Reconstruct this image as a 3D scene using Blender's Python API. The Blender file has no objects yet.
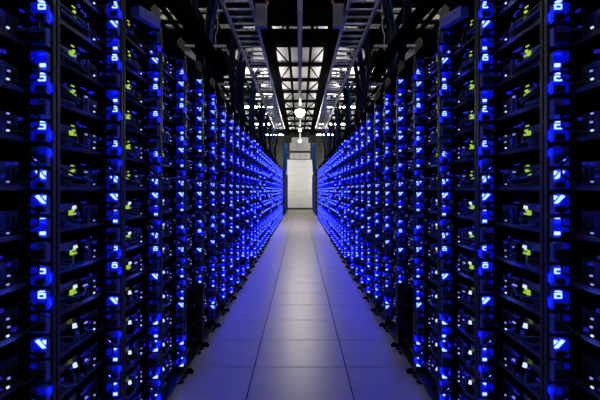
import bpy, math, random
from mathutils import Vector, Matrix
S = bpy.context.scene
COL = S.collection
rnd = random.Random(7)

# ------------------------------------------------------------------ camera, world, exposure
CAM_Z = 1.163
F = 506.0                        # focal length in pixels of the 600 wide frame
cam = bpy.data.cameras.new('camera')
cam_o = bpy.data.objects.new('camera', cam); COL.objects.link(cam_o)
cam_o.location = (0, 0, CAM_Z); cam_o.rotation_euler = (math.pi/2, 0, 0)
cam.sensor_width = 36; cam.lens = 36*F/600; cam.shift_y = -10/600
cam.clip_start = 0.02; cam.clip_end = 200
S.camera = cam_o
W = bpy.data.worlds.new('world'); S.world = W; W.use_nodes = True
W.node_tree.nodes['Background'].inputs[0].default_value = (0.004, 0.004, 0.006, 1)
W.node_tree.nodes['Background'].inputs[1].default_value = 1.0
S.view_settings.view_transform = 'Standard'; S.view_settings.look = 'None'
S.view_settings.gamma = 1; S.view_settings.use_curve_mapping = False
S.view_settings.exposure = 0.0
S.cycles.use_denoising = True
S.cycles.max_bounces = 6; S.cycles.sample_clamp_indirect = 4.0
S.cycles.caustics_reflective = False; S.cycles.caustics_refractive = False

BLUE_CORE, BLUE_EDGE, BLUE_PAINTED_GLOW = 8.0, 46.0, 0.33
GREEN_E, WHITE_E = 0.70, 1.6
LAMP_E, TUBE_E, STRIP_E = 240.0, 60.0, 34.0

# ------------------------------------------------------------------ materials
def mat(name, col, rough=0.5, metal=0.0, noise=0.0, scale=20.0, rvar=0.0, spec=0.5):
    m = bpy.data.materials.new(name); m.use_nodes = True
    nt = m.node_tree; p = nt.nodes['Principled BSDF']
    p.inputs['Base Color'].default_value = (*col, 1)
    p.inputs['Roughness'].default_value = rough; p.inputs['Metallic'].default_value = metal
    p.inputs['Specular IOR Level'].default_value = spec
    if noise or rvar:
        tc = nt.nodes.new('ShaderNodeTexCoord'); n = nt.nodes.new('ShaderNodeTexNoise')
        n.inputs['Scale'].default_value = scale; n.inputs['Detail'].default_value = 4
        nt.links.new(tc.outputs['Object'], n.inputs['Vector'])
        if noise:
            r = nt.nodes.new('ShaderNodeValToRGB')
            r.color_ramp.elements[0].position = 0.3; r.color_ramp.elements[1].position = 0.7
            r.color_ramp.elements[0].color = (*[c*(1-noise) for c in col], 1)
            r.color_ramp.elements[1].color = (*[min(1, c*(1+noise)) for c in col], 1)
            nt.links.new(n.outputs['Fac'], r.inputs['Fac']); nt.links.new(r.outputs['Color'], p.inputs['Base Color'])
        if rvar:
            mr = nt.nodes.new('ShaderNodeMapRange')
            mr.inputs[3].default_value = rough-rvar; mr.inputs[4].default_value = rough+rvar
            nt.links.new(n.outputs['Fac'], mr.inputs[0]); nt.links.new(mr.outputs[0], p.inputs['Roughness'])
    return m
def emit(name, col, e, base=(0.02, 0.02, 0.02)):
    m = bpy.data.materials.new(name); m.use_nodes = True
    p = m.node_tree.nodes['Principled BSDF']
    p.inputs['Base Color'].default_value = (*base, 1); p.inputs['Roughness'].default_value = 0.3
    p.inputs['Emission Color'].default_value = (*col, 1); p.inputs['Emission Strength'].default_value = e
    return m
M = dict(
    black=mat('black_steel', (0.012, 0.012, 0.014), 0.45, 0.0, 0.3, 30, 0.1),
    post=mat('dark_post_steel', (0.05, 0.05, 0.046), 0.45, 0.3, 0.3, 14, 0.1),
    tray=mat('server_sheet_metal', (0.025, 0.025, 0.028), 0.4, 0.5, 0.25, 25, 0.1),
    lip=mat('worn_grey_edge', (0.12, 0.115, 0.105), 0.35, 0.6, 0.3, 40),
    board=mat('dark_green_board', (0.008, 0.02, 0.012), 0.5, 0, 0.4, 60),
    chip=mat('black_plastic', (0.014, 0.014, 0.016), 0.4, 0, 0.3, 50),
    drive=mat('drive_metal', (0.14, 0.14, 0.15), 0.35, 0.8, 0.2, 40),
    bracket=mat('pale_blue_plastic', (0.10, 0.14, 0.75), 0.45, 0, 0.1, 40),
    core=emit('blue_lens_light', (0.085, 0.14, 1.0), BLUE_CORE),
    edge=emit('added_blue_edge', (0.0001, 0.0007, 1.0), BLUE_EDGE),  # glowing bars added at the post edge to put blue on the floor
    guide=emit('painted_blue_glow', (0.0, 0.006, 1.0), BLUE_PAINTED_GLOW, (0.03, 0.05, 0.5)),  # even emission painted on the plates in place of LED light falling there
    green=emit('green_status_light', (0.48, 0.8, 0.03), GREEN_E),
    white=emit('white_status_light', (0.42, 0.55, 1.0), WHITE_E),
    ring=emit('dim_green_ring_light', (0.35, 0.5, 0.02), 0.16),
    glow=emit('painted_blue_reflection', (0.02, 0.02, 1.0), 0.30),  # emissive specks in place of blue reflections on the server fronts
    violet=emit('violet_port_light', (0.28, 0.3, 1.0), 0.9),
    wire_k=mat('black_cable_jacket', (0.01, 0.01, 0.013), 0.5, 0, 0.2, 30),
    wire_n=mat('navy_cable_jacket', (0.012, 0.022, 0.075), 0.45, 0, 0.2, 30),
    wire_b=mat('blue_cable_jacket', (0.012, 0.10, 0.42), 0.4, 0, 0.2, 30),
    wire_g=mat('grey_cable_jacket', (0.30, 0.29, 0.26), 0.5, 0, 0.2, 30),
    wire_w=mat('white_cable_jacket', (0.7, 0.7, 0.72), 0.4, 0, 0.05, 30),
    tile=mat('pale_floor_laminate', (0.84, 0.78, 0.67), 0.36, 0, 0.05, 6, 0.04, 0.8),
    joint=mat('dark_floor_joint', (0.02, 0.02, 0.022), 0.8, 0, 0.2, 20),
    wall=mat('dark_hall_wall', (0.018, 0.018, 0.02), 0.8, 0, 0.15, 3),
    wwall=mat('pale_end_wall', (0.72, 0.72, 0.73), 0.7, 0, 0.04, 2),
    door=mat('white_door_panel', (0.80, 0.80, 0.81), 0.5, 0, 0.03, 3),
    panel=mat('white_ceiling_panel', (0.82, 0.81, 0.79), 0.8, 0, 0.05, 3),
    end_fill=emit('added_end_wall_light', (1.0, 0.96, 0.90), 58.0),
    strip=emit('added_uplight_tube', (1.0, 0.97, 0.92), STRIP_E),
    steel=mat('dark_roof_steel', (0.006, 0.006, 0.007), 0.9, 0, 0.25, 8, 0, 0.0),
    ladder=mat('pale_galvanised_ladder', (0.78, 0.76, 0.80), 0.5, 0.1, 0.1, 25, 0.1),
    matte=mat('matte_black_steel', (0.008, 0.008, 0.009), 0.9, 0, 0.25, 20, 0, 0.0),
    galv=mat('galvanised_steel', (0.56, 0.55, 0.58), 0.45, 0.25, 0.2, 25, 0.1),
    conduit=mat('pale_painted_conduit', (0.88, 0.86, 0.90), 0.45, 0.0, 0.1, 12),
    cream=mat('cream_painted_channel', (0.62, 0.62, 0.40), 0.5, 0, 0.1, 10),
    grey=mat('grey_painted_box', (0.34, 0.36, 0.42), 0.5, 0, 0.1, 12),
    red=mat('red_painted_pipe', (0.5, 0.02, 0.015), 0.45, 0, 0.1, 12),
    paddle=mat('grey_plastic', (0.30, 0.29, 0.27), 0.5, 0, 0.15, 30),
    rubber=mat('black_rubber', (0.01, 0.01, 0.01), 0.7, 0, 0.2, 30),
    lamp=emit('lamp_lens', (1.0, 0.91, 0.76), LAMP_E),
    tube=emit('lamp_tube', (1.0, 0.97, 0.92), TUBE_E),
)

# ------------------------------------------------------------------ mesh builder
class MB:
    def __init__(self): self.v, self.f, self.m = [], [], []
    def poly(self, pts, faces, mi=0):
        b = len(self.v); self.v += [tuple(p) for p in pts]
        for q in faces: self.f.append(tuple(b+i for i in q)); self.m.append(mi)
        return self
    def box(self, x0, x1, y0, y1, z0, z1, mi=0):
        return self.poly([(x0,y0,z0),(x1,y0,z0),(x1,y1,z0),(x0,y1,z0),(x0,y0,z1),(x1,y0,z1),(x1,y1,z1),(x0,y1,z1)],
            [(0,3,2,1),(4,5,6,7),(0,1,5,4),(1,2,6,5),(2,3,7,6),(3,0,4,7)], mi)
    def prism_y(self, pts, y0, y1, mi=0):
        """pts: (x, z) outline, counter-clockwise seen from -y"""
        n = len(pts)
        return self.poly([(x,y0,z) for x,z in pts]+[(x,y1,z) for x,z in pts],
            [tuple(range(n)), tuple(range(2*n-1, n-1, -1))]+[(i, i+n, (i+1)%n+n, (i+1)%n) for i in range(n)], mi)
    def tube(self, pts, r, n=6, mi=0, cap=True):
        pts = [Vector(p) for p in pts]; k = len(pts); rings = []
        for i, p in enumerate(pts):
            t = (pts[min(i+1,k-1)]-pts[max(i-1,0)]).normalized()
            a = t.cross(Vector((0,0,1)))
            if a.length < 0.1: a = t.cross(Vector((1,0,0)))
            a.normalize(); c = a.cross(t)
            rings.append([p+(a*math.cos(2*math.pi*j/n)+c*math.sin(2*math.pi*j/n))*r for j in range(n)])
        b = len(self.v)
        for R in rings: self.v += [tuple(q) for q in R]
        for i in range(k-1):
            for j in range(n):
                self.f.append((b+i*n+j, b+i*n+(j+1)%n, b+(i+1)*n+(j+1)%n, b+(i+1)*n+j)); self.m.append(mi)
        if cap:
            self.f.append(tuple(b+j for j in reversed(range(n)))); self.m.append(mi)
            self.f.append(tuple(b+(k-1)*n+j for j in range(n))); self.m.append(mi)
        return self
    def lathe(self, prof, n=16, at=(0,0,0), mi=0):
        """prof: (r, z) from bottom to top"""
        b = len(self.v)
        for r, z in prof:
            for j in range(n):
                a = 2*math.pi*j/n; self.v.append((at[0]+r*math.cos(a), at[1]+r*math.sin(a), at[2]+z))
        for i in range(len(prof)-1):
            for j in range(n):
                self.f.append((b+i*n+j, b+i*n+(j+1)%n, b+(i+1)*n+(j+1)%n, b+(i+1)*n+j)); self.m.append(mi)
        self.f.append(tuple(b+j for j in reversed(range(n)))); self.m.append(mi)
        k = len(prof)-1
        self.f.append(tuple(b+k*n+j for j in range(n))); self.m.append(mi)
        return self
    def mesh(self, name, mats, s=1):
        me = bpy.data.meshes.new(name)
        v = self.v if s > 0 else [(-x,y,z) for x,y,z in self.v]
        f = self.f if s > 0 else [tuple(reversed(q)) for q in self.f]
        me.from_pydata(v, [], f)
        if not isinstance(mats, (list, tuple)): mats = [mats]
        for k in mats: me.materials.append(M[k])
        me.polygons.foreach_set('material_index', self.m); me.update()
        return me
def link(name, me, parent=None, loc=(0,0,0)):
    o = bpy.data.objects.new(name, me); COL.objects.link(o); o.location = loc
    if parent is not None: o.parent = parent
    return o
def build(mb, name, mats, parent=None, loc=(0,0,0), s=1):
    return link(name, mb.mesh(name, mats, s), parent, loc)
def tag(o, label=None, cat=None, group=None, kind=None):
    if label: o['label'] = label
    if cat: o['category'] = cat
    if group: o['group'] = group
    if kind: o['kind'] = kind
    return o
def smooth(o):
    for p in o.data.polygons: p.use_smooth = True
    return o
ONES = 'first second third fourth fifth sixth seventh eighth ninth tenth eleventh twelfth thirteenth fourteenth fifteenth sixteenth seventeenth eighteenth nineteenth'.split()
def ordinal(n):
    if n <= 19: return ONES[n-1]
    t = ['twenty', 'thirty', 'forty', 'fifty'][n//10-2]
    if n % 10 == 0: return t[:-1]+'ieth'
    return t+'-'+ONES[n%10-1]

# ------------------------------------------------------------------ layout
AISLE = 0.70                      # half width of the aisle, to the faces of the posts
PITCH = 0.549
def bay_y(k): return 1.449+PITCH*(k-1)
NEAR_BAYS = list(range(-1, 35))
FAR_BAYS = list(range(40, 51))    # the block beyond the cross aisle
SHELVES, SH0, SHP = 14, 0.098, 0.133
Y_END, Y_FRONT, HALL, CEIL = 30.2, -1.6, 4.2, 4.62

# ------------------------------------------------------------------ room shell
def struct(o): return tag(o, kind='structure')
fl = struct(build(MB().box(-HALL, HALL, Y_FRONT, Y_END, -0.10, -0.012), 'floor', 'joint'))
tm = MB()
g, q, c = 0.0026, 0.2995, 0.0016
tm.poly([(-q+g,-q+g,-0.012),(q-g,-q+g,-0.012),(q-g,q-g,-0.012),(-q+g,q-g,-0.012),
         (-q+g,-q+g,-c),(q-g,-q+g,-c),(q-g,q-g,-c),(-q+g,q-g,-c),
         (-q+g+c,-q+g+c,0),(q-g-c,-q+g+c,0),(q-g-c,q-g-c,0),(-q+g+c,q-g-c,0)],
        [(8,9,10,11)]+[(i,(i+1)%4,4+(i+1)%4,4+i) for i in range(4)]+[(4+i,4+(i+1)%4,8+(i+1)%4,8+i) for i in range(4)])
tme = tm.mesh('tile', 'tile')
for j in range(-6, 46):
    y = 3.325+0.6*j+0.3
    if y > Y_END-0.25: break
    for i in range(-2, 3): link('tile', tme, fl, (0.6*i, y, 0))
struct(build(MB().box(-HALL-0.1, -HALL, Y_FRONT, Y_END, -0.1, CEIL), 'wall_left', 'wall'))
struct(build(MB().box(HALL, HALL+0.1, Y_FRONT, Y_END, -0.1, CEIL), 'wall_right', 'wall'))
struct(build(MB().box(-HALL, HALL, Y_FRONT-0.1, Y_FRONT, -0.1, CEIL), 'wall_front', 'wall'))
struct(build(MB().box(-HALL, HALL, Y_END, Y_END+0.1, -0.1, CEIL), 'wall_back', 'wall'))
struct(build(MB().box(-HALL, HALL, Y_END-0.02, Y_END, 0.0, 0.09), 'baseboard_back', 'black'))

# white door in the end wall, with its housing above
struct(build(MB().box(-0.50, 0.50, Y_END-0.03, Y_END-0.0005, 3.98, 4.3).box(-0.62, 0.62, Y_END-0.03, Y_END-0.0005, 3.50, 3.975), 'trim_1', 'wwall'))
dr = struct(build(MB().box(-0.82, -0.75, Y_END-0.06, Y_END-0.021, 0.0, 3.0).box(0.75, 0.82, Y_END-0.06, Y_END-0.021, 0.0, 3.0), 'door_1', 'grey'))
for i in range(6):
    build(MB().box(-0.748, 0.748, Y_END-0.05, Y_END-0.022, 0.10+0.48*i, 0.575+0.48*i), 'door_panel', 'door', dr)
build(MB().box(-0.748, 0.748, Y_END-0.055, Y_END-0.022, 0.0, 0.095), 'bottom_seal', 'rubber', dr)
build(MB().box(-0.60, 0.60, Y_END-0.30, Y_END-0.021, 3.02, 3.36), 'roller_housing', 'door', dr)
build(MB().box(-0.85, 0.85, Y_END-0.36, Y_END-0.021, 3.37, 3.46), 'housing_cap', 'black', dr)
for x in (-0.36, 0.0, 0.36):
    build(MB().box(x-0.03, x+0.03, Y_END-0.34, Y_END-0.301, 3.05, 3.33), 'housing_clip', 'galv', dr)

# ceiling: a deck of pale panels between dark steel
ce = struct(build(MB().box(-HALL, HALL, Y_FRONT, Y_END, CEIL, CEIL+0.1), 'ceiling', 'steel'))
BEAMS = [8.1, 9.95]+[11.8+1.87*i for i in range(10)]
pm = MB().box(-0.585, 0.585, -0.875, 0.875, -0.02, 0).mesh('ceiling_panel', 'panel')
for y in BEAMS[:-1]:
    for i in range(-3, 4): link('ceiling_panel', pm, ce, (1.2*i, y+0.935, CEIL-0.0005))
bm_ = MB().box(-HALL, HALL, -0.011, 0.011, -0.10, -0.0205).box(-HALL, HALL, -0.06, 0.06, -0.115, -0.1)
bme = bm_.mesh('beam', 'steel')
for y in BEAMS: link('beam', bme, ce, (0, y, CEIL))
for x in (-3.0, -1.8, -0.74, -0.25, 0.25, 0.74, 1.8, 3.0):
    w = 0.15 if abs(x) == 0.74 else 0.03
    build(MB().box(x-w, x+w, 7.5, Y_END, CEIL-0.18, CEIL-0.1155), 'purlin', 'steel', ce)
for y0, y1 in ((8.35, 9.2), (9.47, 10.05), (10.27, 11.2)):
    build(MB().box(-HALL, HALL, y0, y1, CEIL-0.205, CEIL-0.1805), 'duct', 'steel', ce)
for i, y in enumerate(BEAMS[:-1]):
    for s in (-1, 1):
        a, b = (0.27, 0.6) if i % 2 else (0.6, 0.27)
        build(MB().tube([(s*a, y+0.1, CEIL-0.09), (s*b, y+1.75, CEIL-0.09)], 0.02, 6), 'brace_rod', 'steel', ce)

for i, y in enumerate(BEAMS[1:-1]):  # unseen uplights added above the purlins to brighten the ceiling panels
    for s in (-1, 1):
        build(MB().tube([(s*0.72, y+0.2, CEIL-0.085), (s*0.72, y+1.65, CEIL-0.085)], 0.018, 8), 'added_strip_light', 'strip', ce)
wb = bpy.data.objects['wall_back']
for s in (-1, 1):  # upright tubes added out of sight behind the far racks to brighten the wall
    build(MB().tube([(s*1.75, Y_END-0.75, 0.6), (s*1.75, Y_END-0.75, 3.8)], 0.03, 8).box(s*1.75-0.05, s*1.75+0.05, Y_END-0.85, Y_END-0.79, 0.0, 3.9, 1), 'added_strip_light', ['end_fill', 'steel'], wb)

# ------------------------------------------------------------------ racks
def rack_meshes(s):
    R = {}
    def post(v0): return MB().box(0, 0.052, v0, v0+0.0245, 0.055, 1.985).box(-0.004, 0.0, v0+0.004, v0+0.02, 0.1, 1.94, 0)
    R['front_near'] = post(0.0).mesh('post', 'post', s)
    R['front_far'] = post(PITCH-0.0265).mesh('post', 'post', s)
    R['rear_near'] = MB().box(0.68, 0.73, 0.0, 0.0245, 0.055, 1.985).mesh('post', 'black', s)
    R['rear_far'] = MB().box(0.68, 0.73, PITCH-0.0265, PITCH-0.002, 0.055, 1.985).mesh('post', 'black', s)
    b = MB().box(0.004, 0.73, 0.026, 0.06, 0.045, 0.058).box(0.004, 0.73, PITCH-0.06, PITCH-0.028, 0.045, 0.058)
    b.box(0.004, 0.06, 0.06, PITCH-0.06, 0.045, 0.058).box(0.67, 0.73, 0.06, PITCH-0.06, 0.045, 0.058)
    R['base'] = b.mesh('base_frame', 'black', s)
    R['top'] = MB().box(0.0, 0.73, 0.026, PITCH-0.028, 1.966, 1.975).box(0.0, 0.012, 0.026, PITCH-0.028, 1.975, 1.99).mesh('top_panel', 'matte', s)
    R['back'] = MB().box(0.735, 0.745, 0.0, PITCH-0.002, 0.05, 1.985).mesh('rear_panel', 'black', s)
    def foot(u, v): return MB().lathe([(0.028, 0.0), (0.03, 0.012), (0.012, 0.018), (0.012, 0.044)], 10, (u, v, 0.0005))
    R['foot_n'] = foot(0.03, 0.045).mesh('levelling_foot', 'rubber', s)
    R['foot_f'] = foot(0.03, PITCH-0.045).mesh('levelling_foot', 'rubber', s)
    R['skid'] = MB().prism_y([(-0.022, 0.001), (0.74, 0.001), (0.74, 0.025), (-0.005, 0.025), (-0.022, 0.01)], 0.10, 0.14).mesh('stabiliser_bar', 'matte', s)
    R['shelf'] = MB().box(0.062, 0.675, 0.0255, PITCH-0.0275, -0.0035, -0.0005).mesh('shelf', 'matte', s)
    m = MB()
    for i in range(SHELVES):
        z = SH0+SHP*i
        m.box(0.062, 0.675, 0.0255, PITCH-0.0275, z-0.0035, z-0.0005)
    R['shelves'] = m.mesh('shelf_set', 'matte', s)
    R['guide'] = MB().prism_y([(0.004, 1.99), (0.03, 1.985), (0.05, 2.02), (0.052, 2.08), (0.03, 2.10), (0.006, 2.07)] if s else [], 0.001, 0.005).mesh('cable_guide', 'paddle', s)
    return R
RM = {-1: rack_meshes(-1), 1: rack_meshes(1)}
SIDE = {-1: 'left-row', 1: 'right-row'}
def make_rack(s, k, label, individual):
    R = RM[s]
    o = bpy.data.objects.new('server_rack', None); COL.objects.link(o)
    o.location = (s*AISLE, bay_y(k), 0); o.empty_display_size = 0.2
    tag(o, label, 'rack', 'server racks along the aisle')
    for key, nm in (('front_near','post'),('front_far','post'),('rear_near','post'),('rear_far','post'),('base','base_frame'),('top','top_panel'),('back','rear_panel')):
        link(nm, R[key], o)
    link('levelling_foot', R['foot_n'], o); link('levelling_foot', R['foot_f'], o)
    if k < 20: link('stabiliser_bar', R['skid'], o)
    if k < 8: link('cable_guide', R['guide'], o)
    if individual:
        for i in range(SHELVES): link('shelf', R['shelf'], o, (0, 0, SH0+SHP*i))
    else: tag(link('shelf', R['shelves'], o), kind='stuff')
    return o

# ------------------------------------------------------------------ servers (u = into the rack, v = along the aisle, w = up)
LV = PITCH-0.0275                 # far end of the space between posts
def end_block(br, dk, core, edge, guide, w0, kind, r):  # guide: faces with painted glow; edge: added glowing bars
    """one lit connector block at the far end of a server, its face towards the near end; 58 mm tall"""
    vf = LV-0.022
    d = r.uniform(-0.002, 0.002)
    # back plate, with an upright rib and a flange
    br.prism_y([(0.001, w0), (0.046, w0+0.002), (0.046, w0+0.054), (0.012, w0+0.057), (0.001, w0+0.05)], vf, LV-0.001)
    if kind == 0:                                    # bright window above a dark socket
        core.box(0.003, 0.022, vf-0.006, vf-0.0005, w0+0.034, w0+0.037).box(0.003, 0.022, vf-0.006, vf-0.0005, w0+0.044, w0+0.048)
        core.box(0.003, 0.006, vf-0.006, vf-0.0005, w0+0.037, w0+0.044).box(0.019, 0.022, vf-0.006, vf-0.0005, w0+0.037, w0+0.044)
        edge.box(0.006, 0.019, vf-0.004, vf-0.0005, w0+0.037, w0+0.044)
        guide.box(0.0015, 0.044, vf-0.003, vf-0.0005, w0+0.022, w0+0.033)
        dk.box(0.008, 0.028, vf-0.009, vf-0.0005, w0+0.004, w0+0.021)
        edge.box(-0.002, 0.0008, LV-0.0095, LV-0.0005, w0+0.008, w0+0.030)
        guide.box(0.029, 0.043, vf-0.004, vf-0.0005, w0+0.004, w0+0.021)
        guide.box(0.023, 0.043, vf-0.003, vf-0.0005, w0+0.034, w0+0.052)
    elif kind == 1:                                  # slanting light bar over a socket
        core.prism_y([(0.002, w0+0.030), (0.010, w0+0.030), (0.030, w0+0.050), (0.022, w0+0.053)], vf-0.007, vf-0.0005)
        core.prism_y([(0.002, w0+0.040), (0.011, w0+0.050), (0.002, w0+0.052)], vf-0.006, vf-0.0005)
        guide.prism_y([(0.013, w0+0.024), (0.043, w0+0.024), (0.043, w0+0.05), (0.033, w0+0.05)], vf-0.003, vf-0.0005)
        dk.box(0.006, 0.03, vf-0.009, vf-0.0005, w0+0.006, w0+0.021)
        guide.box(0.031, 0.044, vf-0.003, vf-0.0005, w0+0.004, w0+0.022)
    elif kind == 2:                                  # round dark socket in a lit ring, bright at its foot
        cx, cz, R0 = 0.021+d, w0+0.032, 0.012
        ring = [(cx+R0*math.cos(2*math.pi*j/10), cz+R0*math.sin(2*math.pi*j/10)) for j in range(10)]
        dk.prism_y(ring, vf-0.010, vf-0.0005)
        for j in range(10):
            a, b = 2*math.pi*j/10, 2*math.pi*(j+1)/10
            q = [(cx+R0*1.06*math.cos(a), cz+R0*1.06*math.sin(a)), (cx+R0*1.65*math.cos(a), cz+R0*1.65*math.sin(a)),
                 (cx+R0*1.65*math.cos(b), cz+R0*1.65*math.sin(b)), (cx+R0*1.06*math.cos(b), cz+R0*1.06*math.sin(b))]
            (edge if j in (5, 9) else guide).prism_y(q, vf-0.004, vf-0.0005)
        core.prism_y([(0.002, w0+0.003), (0.024, w0+0.002), (0.016, w0+0.010), (0.002, w0+0.018)], vf-0.007, vf-0.0005)
        edge.box(-0.002, 0.0008, LV-0.0095, LV-0.0005, w0+0.022, w0+0.044)
    elif kind == 3:                                  # broad lit cap, small lens
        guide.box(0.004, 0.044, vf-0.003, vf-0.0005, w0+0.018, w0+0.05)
        core.box(0.003, 0.017, vf-0.006, vf-0.0005, w0+0.008, w0+0.017)
        dk.box(0.02, 0.044, vf-0.008, vf-0.0005, w0+0.003, w0+0.015)
        edge.box(0.003, 0.02, vf-0.005, vf-0.0031, w0+0.040, w0+0.045)
    elif kind == 5:                                  # unlit block with a dark connector
        dk.box(0.006, 0.040, vf-0.010, vf-0.0005, w0+0.010, w0+0.034)
        dk.box(0.012, 0.030, vf-0.014, vf-0.0101, w0+0.014, w0+0.030)
        guide.box(0.030, 0.044, vf-0.003, vf-0.0005, w0+0.038, w0+0.05)
    else:                                            # dim block crossed by a dark lead
        dk.prism_y([(0.0, w0+0.010), (0.006, w0+0.006), (0.046, w0+0.036), (0.042, w0+0.042)], vf-0.012, vf-0.0005)
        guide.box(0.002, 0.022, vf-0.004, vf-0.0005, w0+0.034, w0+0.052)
        edge.box(-0.002, 0.0008, LV-0.0095, LV-0.0005, w0+0.030, w0+0.046)
        core.box(0.030, 0.036, vf-0.006, vf-0.0005, w0+0.012, w0+0.018)
    # lens that hangs out at the top and throws light down the plate
    if kind in (0, 2, 3) and r.random() < 0.6:
        core.box(0.004, 0.018, vf-0.014, vf-0.001, w0+0.0525, w0+0.0545)
def server_parts(cls, seed, detail=True):
    r = random.Random(seed*31+{'green': 1, 'both': 2, 'white': 3}[cls]*1000)
    P = {k: MB() for k in ('chassis','board','power','drive','bracket','socket','core','edge','guide','status','port','wire','wire2')}
    c = P['chassis']
    c.box(0.062, 0.66, 0.03, LV-0.004, 0.0, 0.003)
    c.box(0.062, 0.66, 0.03, 0.033, 0.003, 0.045).box(0.062, 0.66, LV-0.007, LV-0.004, 0.003, 0.045)
    c.box(0.060, 0.064, 0.03, LV-0.004, 0.0, 0.014, 1)
    c.box(0.060, 0.066, 0.16, 0.19, 0.014, 0.05, 0).box(0.060, 0.066, 0.36, 0.375, 0.014, 0.07, 0)
    P['board'].box(0.10, 0.5, 0.05, 0.35, 0.008, 0.011)
    for i in range(3): P['board'].box(0.11, 0.24, 0.09+0.03*i, 0.096+0.03*i, 0.011, 0.05, 1)
    P['board'].box(0.10, 0.14, 0.20, 0.33, 0.011, 0.030+0.01*r.random(), 1)
    P['power'].box(0.085, 0.40, 0.385, LV-0.01, 0.0035, 0.078)
    for i in range(4): P['power'].box(0.083, 0.085, 0.392+0.03*i, 0.402+0.03*i, 0.012, 0.06, 1)
    z0 = r.uniform(0.05, 0.06)
    P['drive'].box(0.09, 0.24, 0.06, 0.17, z0, z0+0.026).box(0.09, 0.24, 0.20, 0.34, z0+0.004, z0+0.03)
    P['drive'].box(0.088, 0.09, 0.07, 0.16, z0+0.004, z0+0.01, 1)
    lo = cls == 'white'
    kinds = [[0,5],[1,4],[5,0],[0,3],[4,5],[3,1]][seed] if not lo else [[2,5],[3,4],[2,4],[5,1],[2,3],[5,2]][seed]
    end_block(P['bracket'], P['socket'], P['core'], P['edge'], P['guide'], 0.002, kinds[0], r)
    end_block(P['bracket'], P['socket'], P['core'], P['edge'], P['guide'], 0.067, kinds[1], r)
    # status light cluster beside the near post
    st = P['status']; v = 0.228+r.uniform(-0.006, 0.006)
    if cls in ('green', 'both'):
        z = 0.050
        st.prism_y([(0.058, z), (0.066, z), (0.066, z+0.016), (0.058, z+0.013)], v, v+0.020)
        st.box(0.054, 0.060, v+0.008, v+0.022, z+0.013, z+0.020).box(0.056, 0.060, v+0.026, v+0.034, z+0.001, z+0.007)
        if cls == 'green': st.box(0.057, 0.060, v+0.0, v+0.022, z+0.030, z+0.034)
        if cls == 'both': st.prism_y([(0.050, z+0.022), (0.060, z+0.020), (0.060, z+0.030), (0.052, z+0.032)], v+0.014, v+0.026, 1)
    else:
        z = 0.072
        st.prism_y([(0.048, z), (0.060, z-0.002), (0.060, z+0.013), (0.052, z+0.014)], v+0.011, v+0.023, 1)
        st.box(0.052, 0.058, v-0.03, v-0.004, z+0.032, z+0.0345, 2).box(0.052, 0.058, v-0.03, v-0.004, z+0.024, z+0.0265, 2).box(0.052, 0.058, v-0.03, v-0.027, z+0.0265, z+0.032, 2)
    pt = P['port']
    for i in range(r.choice([1, 2, 2, 3])):
        pt.box(0.054, 0.058, 0.405+0.004*(i%2), 0.414+0.004*(i%2), 0.020+0.022*i, 0.0245+0.022*i, 0 if i < 1 and r.random() < 0.7 else 1)
    pt.box(0.056, 0.060, 0.30, 0.345, 0.088, 0.092, 2)
    for j in range(5):  # scattered specks of blue reflection, painted as emission
        v0 = r.uniform(0.12, 0.47); z0 = r.uniform(0.015, 0.10); pt.box(0.054, 0.0598, v0, v0+r.uniform(0.008, 0.022), z0, z0+r.uniform(0.004, 0.010), 2)
    if r.random() < 0.7: pt.box(0.055, 0.059, 0.335+r.uniform(-0.02,0.01), 0.35, 0.062, 0.067, 1)
    for j in range(3 if detail else 2):              # leads drooping across the front
        a = r.uniform(0.06, 0.16); b = r.uniform(0.28, 0.44); za = r.uniform(0.055, 0.09); zb = r.uniform(0.02, 0.07); dr_ = r.uniform(0.02, 0.05)
        pts = []
        for t in range(7):
            f = t/6; pts.append((0.085-0.045*math.sin(math.pi*f), a+(b-a)*f, max(0.018, za+(zb-za)*f-dr_*math.sin(math.pi*f))))
        P['wire' if j < 2 else 'wire2'].tube(pts, 0.0035+0.0015*r.random(), 5, 0 if j < 2 else 1)
    pts = [(0.07, LV-0.10, 0.02), (0.030, LV-0.07, 0.015+0.02*r.random()), (0.012, LV-0.045, 0.04), (0.018, LV-0.03, 0.07), (0.05, LV-0.03, 0.095)]
    P['wire2'].tube(pts, 0.0045, 5)
    return P
SPEC = [('chassis','server',['tray','lip']),('board','circuit_board',['board','chip']),('power','power_supply',['drive','chip']),('drive','hard_drive',['drive','lip']),
        ('bracket','end_bracket',['bracket']),('socket','socket',['chip']),('core','blue_lens',['core']),('edge','added_blue_edge',['edge']),('guide','painted_blue_glow',['guide']),
        ('status','status_light',['green','white','ring']),('port','port_light_and_glint',['white','violet','glow']),('wire','lead',['wire_n']),('wire2','power_lead',['wire_k','wire_b'])]
SUB = {'socket', 'core', 'edge', 'guide'}            # carried by the end bracket
NV = 6
PARTS = {(c, i): server_parts(c, i) for c in ('green','both','white') for i in range(NV)}
SM = {}
def server_mesh(c, i, s):
    if (c, i, s) not in SM: SM[c, i, s] = {k: PARTS[c, i][k].mesh(n, m, s) for k, n, m in SPEC}
    return SM[c, i, s]
LOOK = {'green': 'green status light', 'both': 'green and white lights', 'white': 'white status light'}
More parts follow.
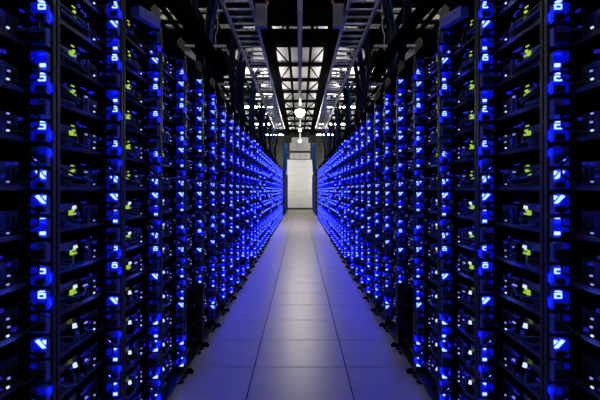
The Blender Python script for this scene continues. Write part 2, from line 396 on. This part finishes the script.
def make_server(s, k, i, c, var):
    D = server_mesh(c, var, s)
    root = link('server', D['chassis'], None, (s*AISLE, bay_y(k), SH0+SHP*i))
    where = f'{ordinal(i+1)} shelf up, {ordinal(k+2-1)} {SIDE[s]} rack from the camera'
    tag(root, f'black server with {LOOK[c]}, {where}', 'server', 'servers in the racks along the aisle')
    br = None
    for key, nm, _ in SPEC[1:]:
        if key in SUB: continue
        o = link(nm, D[key], root)
        if key in ('status','port','wire','wire2','board','drive'): o['kind'] = 'stuff'
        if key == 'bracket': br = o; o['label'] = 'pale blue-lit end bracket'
    for key in ('socket','core','edge','guide'):
        link(dict((a, b) for a, b, _ in SPEC)[key], D[key], br)['kind'] = 'stuff'
    return root

slots = []
SHELF_VAR = [2, 0, 4, 1, 3, 2, 0, 5, 1, 0, 3, 2, 5, 0]
for s in (-1, 1):
    for k in NEAR_BAYS+FAR_BAYS:
        for i in range(SHELVES):
            if k == 4 and i < 3: continue            # the open gap at the foot of that rack
            z = SH0+SHP*i+0.06; d = bay_y(k)+0.5
            py = 190-F*(z-CAM_Z)/d; px = F*(AISLE+0.03)/d
            r2 = random.Random(k*97+i*13+5)          # both rows alike, as in the photograph
            c = 'green' if i >= 8 else ('both' if i >= 5 else 'white')
            seen = -10 < py < 410 and px < 303
            slots.append((d if seen else d+1000, s, k, i, c, SHELF_VAR[i] if r2.random() < 0.72 else r2.randrange(NV)))
slots.sort(key=lambda q: q[0])
single, rest = slots[:300], slots[300:]
single_bays = {(q[1], q[2]) for q in single}
for s in (-1, 1):
    for n, k in enumerate(NEAR_BAYS):
        if k < 0: lab = f'black {SIDE[s]} rack beside the camera, at the head of its row'
        elif k == 4: lab = f'black open rack with empty bottom shelves, fifth {SIDE[s]} rack from the camera'
        else: lab = f'black open rack of blue-lit servers, {ordinal(k+1)} {SIDE[s]} rack from the camera'
        make_rack(s, k, lab, (s, k) in single_bays and k != 4)
    for n, k in enumerate(FAR_BAYS):
        make_rack(s, k, f'dark {SIDE[s]} rack beyond the cross aisle, {ordinal(n+1)} of its block', False)
for d, s, k, i, c, var in single: make_server(s, k, i, c, var)
# every other server, too small in the photograph to show singly
allv, allf, allm = [], [], []
slotmat = ['tray','lip','board','chip','drive','bracket','core','edge','guide','green','white','ring','violet','glow','wire_n','wire_k','wire_b']
mi = {n: j for j, n in enumerate(slotmat)}
cache = {}
for d, s, k, i, c, var in rest:
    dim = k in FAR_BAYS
    key = (c, var, s, dim)
    if key not in cache:
        vv, ff, mm = [], [], []
        for kk, _, mats in SPEC:
            if kk in ('wire',): continue
            p = PARTS[c, var][kk]; b = len(vv)
            vv += [(s*x, y, z) for x, y, z in p.v]
            ff += [tuple(b+q for q in (f if s > 0 else reversed(f))) for f in p.f]
            for m in p.m:
                n = mats[m]
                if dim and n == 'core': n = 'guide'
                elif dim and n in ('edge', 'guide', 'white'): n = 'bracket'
                mm.append(mi[n])
        cache[key] = (vv, ff, mm)
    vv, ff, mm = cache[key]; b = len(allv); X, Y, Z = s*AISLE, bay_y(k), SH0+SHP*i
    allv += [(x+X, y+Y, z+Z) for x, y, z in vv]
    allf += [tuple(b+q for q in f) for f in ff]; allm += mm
me = bpy.data.meshes.new('server_mass'); me.from_pydata(allv, [], allf)
for n in slotmat: me.materials.append(M[n])
me.polygons.foreach_set('material_index', allm); me.update()
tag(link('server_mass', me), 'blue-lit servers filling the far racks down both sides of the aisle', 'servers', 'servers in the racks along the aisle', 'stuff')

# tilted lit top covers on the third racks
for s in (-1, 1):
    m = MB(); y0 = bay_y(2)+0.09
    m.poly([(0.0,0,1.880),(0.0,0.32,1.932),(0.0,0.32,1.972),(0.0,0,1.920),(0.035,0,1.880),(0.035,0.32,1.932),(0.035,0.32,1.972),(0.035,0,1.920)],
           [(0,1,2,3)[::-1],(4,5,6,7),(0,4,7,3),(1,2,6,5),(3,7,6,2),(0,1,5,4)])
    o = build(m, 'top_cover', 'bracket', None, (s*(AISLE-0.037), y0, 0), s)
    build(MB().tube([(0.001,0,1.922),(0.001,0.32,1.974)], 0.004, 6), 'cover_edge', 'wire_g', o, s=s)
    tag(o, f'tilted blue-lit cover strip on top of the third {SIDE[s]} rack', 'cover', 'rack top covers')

# ------------------------------------------------------------------ overhead: ladders, cables, conduit, lamps
LZ = CAM_Z+1.95
for s in (-1, 1):
    o = bpy.data.objects.new('cable_ladder', None); COL.objects.link(o); o.location = (s*0.66, 3.0, LZ)
    tag(o, f'galvanised ladder tray for cables hung above the {SIDE[s]} racks', 'cable ladder', 'overhead cable ladders')
    L = 15.8-3.0
    for x in (-0.15, 0.15):
        build(MB().box(x-0.012, x+0.012, 0, L, -0.035, 0.035), 'rail', 'ladder', o)
    rm = MB().box(-0.138, 0.138, -0.012, 0.012, -0.016, 0.004).mesh('rung', 'ladder')
    for i in range(int(L/0.235)): link('rung', rm, o, (0, 0.1+0.235*i, 0))
    rod = MB().tube([(0,0,0.036),(0,0,CEIL-0.18-LZ)], 0.006, 6).mesh('hanger_rod', 'steel')
    for i in range(6):
        for x in (-0.15, 0.15): link('hanger_rod', rod, o, (x, 0.9+2.4*i, 0))
    br = build(MB().box(-0.175, 0.175, 0, 0.03, -0.03, 0.0).box(-0.19,-0.14,0,0.05,-0.036,0.05).box(0.14,0.19,0,0.05,-0.036,0.05), 'end_bracket', 'grey', o, (0, L+0.001, 0))
def curve(P, n=12):
    """Catmull-Rom through P"""
    P = [Vector(p) for p in P]; P = [P[0]*2-P[1]]+P+[P[-1]*2-P[-2]]; out = []
    seg = len(P)-3
    for t in range(n+1):
        f = t/n*seg; i = min(int(f), seg-1); u = f-i
        a, b, c, d = P[i:i+4]
        out.append(0.5*((2*b)+(c-a)*u+(2*a-5*b+4*c-d)*u*u+(3*b-a-3*c+d)*u**3))
    return out
def bundle(P, cols, spread, r, label, group, name='cable_bundle', n=12, seed=0):
    q = random.Random(seed)
    o = bpy.data.objects.new(name, None); COL.objects.link(o); o.location = P[-1]; base = Vector(P[-1])
    tag(o, label, 'cables', group)
    for c in cols:
        off = [Vector((q.uniform(-1,1), q.uniform(-1,1)*1.4, q.uniform(-1,1)))*spread for _ in range(2)]
        k = len(P)
        pts = curve([Vector(p)-base+off[0]*(1-i/(k-1))+off[1]*(i/(k-1)) for i, p in enumerate(P)], n)
        smooth(build(MB().tube(pts, r*q.uniform(0.75, 1.25), 6), 'cable', c, o))
    return o
def wob(y): return math.sin(y*2.1)+0.6*math.sin(y*3.7+1)
for s in (-1, 1):
    # big bundles pouring from the ladder on to the racks
    falls = [4.2, 4.9, 6.6, 7.4, 8.1, 9.3, 10.2, 11.7, 12.6, 14.35, 15.1, 16.2, 17.6, 19.0]
    for j, d in enumerate(falls):
        q = random.Random(j*5+3)
        blue = j in (1, 5, 8, 11)
        cols = ['wire_n' if q.random() < 0.6 else 'wire_k' for _ in range(9)]
        if blue: cols = ['wire_b' if q.random() < 0.6 else 'wire_n' for _ in range(9)]
        x0 = 0.83+q.uniform(-0.04, 0.05)
        P = [(s*(x0-0.1), d-0.55, LZ+0.105), (s*(x0-0.05), d-0.25, LZ+0.125), (s*(x0+0.05), d+0.02, LZ+0.09), (s*(x0+0.14), d+0.3, LZ-0.35), (s*(x0+0.14), d+0.62, LZ-0.7), (s*(x0+0.17), d+0.7, 2.31)]
        if d > 15.8: P = [(s*x0, d, CEIL-0.33), (s*(x0+0.03), d+0.05, LZ)]+P[3:]
        if j == 1:                                   # the big one beside the junction box
            P = [(s*0.66, 4.5, LZ+0.17), (s*0.69, 5.0, LZ+0.18), (s*0.85, 5.3, LZ+0.19), (s*0.97, 5.45, LZ-0.12), (s*1.0, 5.5, LZ-0.45), (s*1.0, 5.55, 2.42)]
            bundle(P, ['wire_n','wire_b','wire_n','wire_k','wire_n']*3, 0.055, 0.016, f'big blue and navy cable bundle beside the junction box, pouring on to the {SIDE[s]} racks', 'cable bundles falling from the ladders', seed=j)
            continue
        bundle(P, cols, 0.04, 0.012, f'{"blue" if blue else "dark navy"} cable bundle pouring off the ladder, {ordinal(j+1)} along above the {SIDE[s]} racks', 'cable bundles falling from the ladders', seed=j)
    # dark trunk cables lying along the rack tops
    for j in range(5):
        q = random.Random(40+j)
        y = 2.8; pts = []
        x = 0.80+0.085*j; z = 2.10+0.09*(j%2)
        while y < 20.4:
            pts.append((s*(x+wob(y)*0.02+q.uniform(-0.006,0.006)), y, z+0.03*wob(y*1.3+1)+q.uniform(-0.006, 0.006))); y += 0.45
        o = smooth(build(MB().tube(pts, 0.028+0.006*(j%2), 8), 'trunk_cable', 'matte', None))
        tag(o, f'thick dark trunk cable on the {SIDE[s]} rack tops, {ordinal(j+1)} out from the aisle', 'cable', 'trunk cables on the rack tops')
    # black diagonal bundle over the near racks
    P = [(s*0.98, 2.6, 2.62), (s*0.93, 3.1, 2.48), (s*0.84, 3.7, 2.44), (s*0.80, 4.6, 2.40), (s*0.82, 5.3, 2.38)]
    bundle(P, ['matte']*9, 0.06, 0.024, f'black cable bundle sagging over the fourth and fifth {SIDE[s]} racks', 'sagging black bundles', seed=77)
    # thin white lead looping down
    P = [(s*0.97, 6.05, CEIL-0.182), (s*0.98, 6.05, LZ+0.1), (s*1.01, 6.05, LZ-0.1), (s*1.0, 6.0, LZ-0.3), (s*1.08, 6.0, LZ-0.5), (s*1.14, 6.0, 2.29)]
    o = smooth(build(MB().tube(curve(P, 16), 0.006, 6), 'white_lead', 'wire_w'))
    tag(o, f'thin white lead looping down to the {SIDE[s]} racks', 'cable', 'white leads')
    # lit blue leads hanging at the end of the row
    P = [(s*0.58, 20.3, LZ-0.10), (s*0.58, 20.3, LZ-0.25), (s*0.57, 20.35, LZ-0.7), (s*0.60, 20.4, LZ-1.2)]
    eb = bundle(P, ['wire_b']*9, 0.06, 0.028, f'bright blue cable bundle hanging at the end of the {SIDE[s]} racks', 'blue bundles at the row ends', seed=9)
    build(MB().tube([(0,0,0),(0,0,CEIL-0.18-LZ+0.15)], 0.012, 6), 'hanger_rod', 'steel', eb, (-s*0.02, -0.1, 1.05))
    # grey box on the inner rail
    o = bpy.data.objects.new('junction_box', None); COL.objects.link(o); o.location = (s*0.425, 5.5, CAM_Z+1.78)
    tag(o, f'grey junction box on the inner rail of the {SIDE[s]} ladder', 'box', 'junction boxes on the ladders')
    build(MB().box(-0.06, 0.06, 0, 0.10, 0, 0.25), 'body', 'grey', o)
    build(MB().box(-0.054, 0.054, -0.006, -0.0005, 0.006, 0.244), 'lid', 'grey', o)
    build(MB().box(0.052, 0.058, -0.012, -0.0065, 0.1, 0.14), 'latch', 'galv', o)
    build(MB().box(0.0602, 0.072, 0.03, 0.07, 0.12, 0.21) if s > 0 else MB().box(-0.072, -0.0602, 0.03, 0.07, 0.12, 0.21), 'mounting_bracket', 'galv', o)
    # red pipe stub
    o = smooth(build(MB().tube([(s*0.30, 4.9, LZ-0.08), (s*0.36, 5.4, LZ+0.02), (s*0.37, 5.5, CEIL-0.18)], 0.014, 8), 'red_pipe', 'red'))
    tag(o, f'short red pipe by the junction box over the {SIDE[s]} ladder', 'pipe', 'red pipes')
# pale conduit down the middle
o = bpy.data.objects.new('conduit', None); COL.objects.link(o); o.location = (0, 4.0, CAM_Z+2.62)
tag(o, 'pale round conduit running down the middle of the ceiling', 'pipe')
smooth(build(MB().tube([(0,0,0),(0,12,0),(0,25.5,0)], 0.038, 12), 'pipe', 'conduit', o))
for i in range(7):
    build(MB().tube([(0,0,0.038),(0,0,CEIL-CAM_Z-2.62-0.115)], 0.008, 6), 'hanger_rod', 'steel', o, (0, BEAMS[i*2 if i*2 < 12 else 11]-4.0, 0)) if i < 6 else None
    build(MB().tube([(0,-0.03,0),(0,0.03,0)], 0.045, 12), 'coupling', 'galv', o, (0, 2.2+3.6*i, 0))

# round lamps below the conduit
for y, k, lab in ((15.6, 1.0, 'bright round lamp hanging over the middle of the aisle'), (20.5, 0.4, 'small round lamp beyond the bright one, under the conduit'), (25.0, 0.4, 'small round lamp under the conduit near the end wall')):
    o = bpy.data.objects.new('ceiling_lamp', None); COL.objects.link(o); o.location = (0, y, CAM_Z+2.454)
    tag(o, lab, 'lamp')
    build(MB().lathe([(0.135*k, 0.0), (0.13*k, 0.03), (0.05*k, 0.09), (0.02, 0.128)], 20), 'hood', 'galv', o)
    build(MB().lathe([(0.04*k, -0.19*k), (0.10*k, -0.16*k), (0.14*k, -0.09*k), (0.145*k, -0.03*k), (0.13*k, -0.001)], 20), 'lens', 'lamp', o)

# tube lamps over the racks
for s in (-1, 1):
    for j, (d, x) in enumerate([(0.2, 2.1), (3.7, 2.1), (7.3, 2.5), (14.6, 1.6), (18.4, 1.6), (23.2, 1.5), (27.6, 1.5)]):
        o = bpy.data.objects.new('tube_lamp', None); COL.objects.link(o); o.location = (s*x, d, CEIL-0.45)
        tag(o, f'white tube lamp above the {SIDE[s]} racks, {ordinal(j+1)} from the camera', 'lamp', 'tube lamps over the racks')
        build(MB().box(-0.62, 0.62, -0.05, 0.05, -0.04, -0.01), 'housing', 'grey', o)
        build(MB().tube([(-0.6,-0.075,0.0),(0.6,-0.075,0.0)], 0.018, 8), 'tube', 'tube', o)
        build(MB().tube([(-0.6,0.075,0.0),(0.6,0.075,0.0)], 0.018, 8), 'tube', 'tube', o)
        for e in (-0.55, 0.55): build(MB().tube([(e,0,-0.01),(e,0,0.45-0.0215)], 0.006, 6), 'hanger_rod', 'steel', o)

# pipes and channels across the hall above the racks
def pipe(y, z, x0, x1, r, m, s, label, box=False):
    x1 = HALL-0.002
    a, b = sorted((s*x0, s*x1))
    mb = MB().box(a, b, y-r*0.7, y+r*0.7, z-r, z+r) if box else MB().tube([(a,y,z),(b,y,z)], r, 10)
    o = build(mb, 'channel' if box else 'cross_pipe', m)
    if not box: smooth(o)
    return tag(o, label, 'pipe', 'pipes across the hall above the racks')
for s in (-1, 1):
    h = SIDE[s]
    pipe(8.8, CAM_Z+3.0, 1.45, 2.9, 0.042, 'cream', s, f'cream painted channel crossing above the {h} racks', True)
    pipe(8.9, CAM_Z+3.16, 1.5, 2.4, 0.04, 'conduit', s, f'pale fat pipe just above the cream channel over the {h} racks')
    pipe(8.75, CAM_Z+3.10, 1.3, 2.6, 0.02, 'galv', s, f'thin pipe behind the cream channel over the {h} racks')
    pipe(10.4, CAM_Z+2.94, 1.0, 3.2, 0.03, 'steel', s, f'dark pipe low over the {h} racks, behind the cream channel')
    pipe(12.0, CAM_Z+2.5, 1.0, 3.4, 0.045, 'steel', s, f'dark fat pipe crossing midway over the {h} racks')
    pipe(7.2, CAM_Z+2.05, 1.05, 2.2, 0.02, 'conduit', s, f'slim pale pipe low across the {h} racks')
    pipe(13.4, CAM_Z+2.46, 0.95, 3.4, 0.03, 'galv', s, f'grey pipe far along over the {h} racks')
    pipe(9.6, CAM_Z+3.12, 1.15, 3, 0.03, 'conduit', s, f'pale pipe high over the {h} racks, first behind the cream channel')
    pipe(11.0, CAM_Z+3.05, 1.15, 3, 0.022, 'conduit', s, f'pale slim pipe high over the {h} racks, second behind the cream channel')
    pipe(11.5, CAM_Z+2.40, 1.15, 3, 0.03, 'conduit', s, f'pale pipe hung lower over the {h} racks, midway along')
    pipe(13.0, CAM_Z+2.95, 1.15, 3, 0.03, 'wire_w', s, f'white pipe over the {h} racks, deep along the hall')
    for j, (x, z, r) in enumerate([(1.15, 2.95, 0.05), (1.32, 2.75, 0.035), (1.62, 2.9, 0.06), (1.95, 2.7, 0.04)]):
        o = smooth(build(MB().tube([(s*x, 6.5, CAM_Z+z-0.12), (s*x, 22, CAM_Z+z-0.12)], r, 8), 'long_pipe', 'steel'))
        tag(o, f'dark pipe running along the hall over the {h} racks, {ordinal(j+1)} out from the ladder', 'pipe', 'dark pipes along the hall')
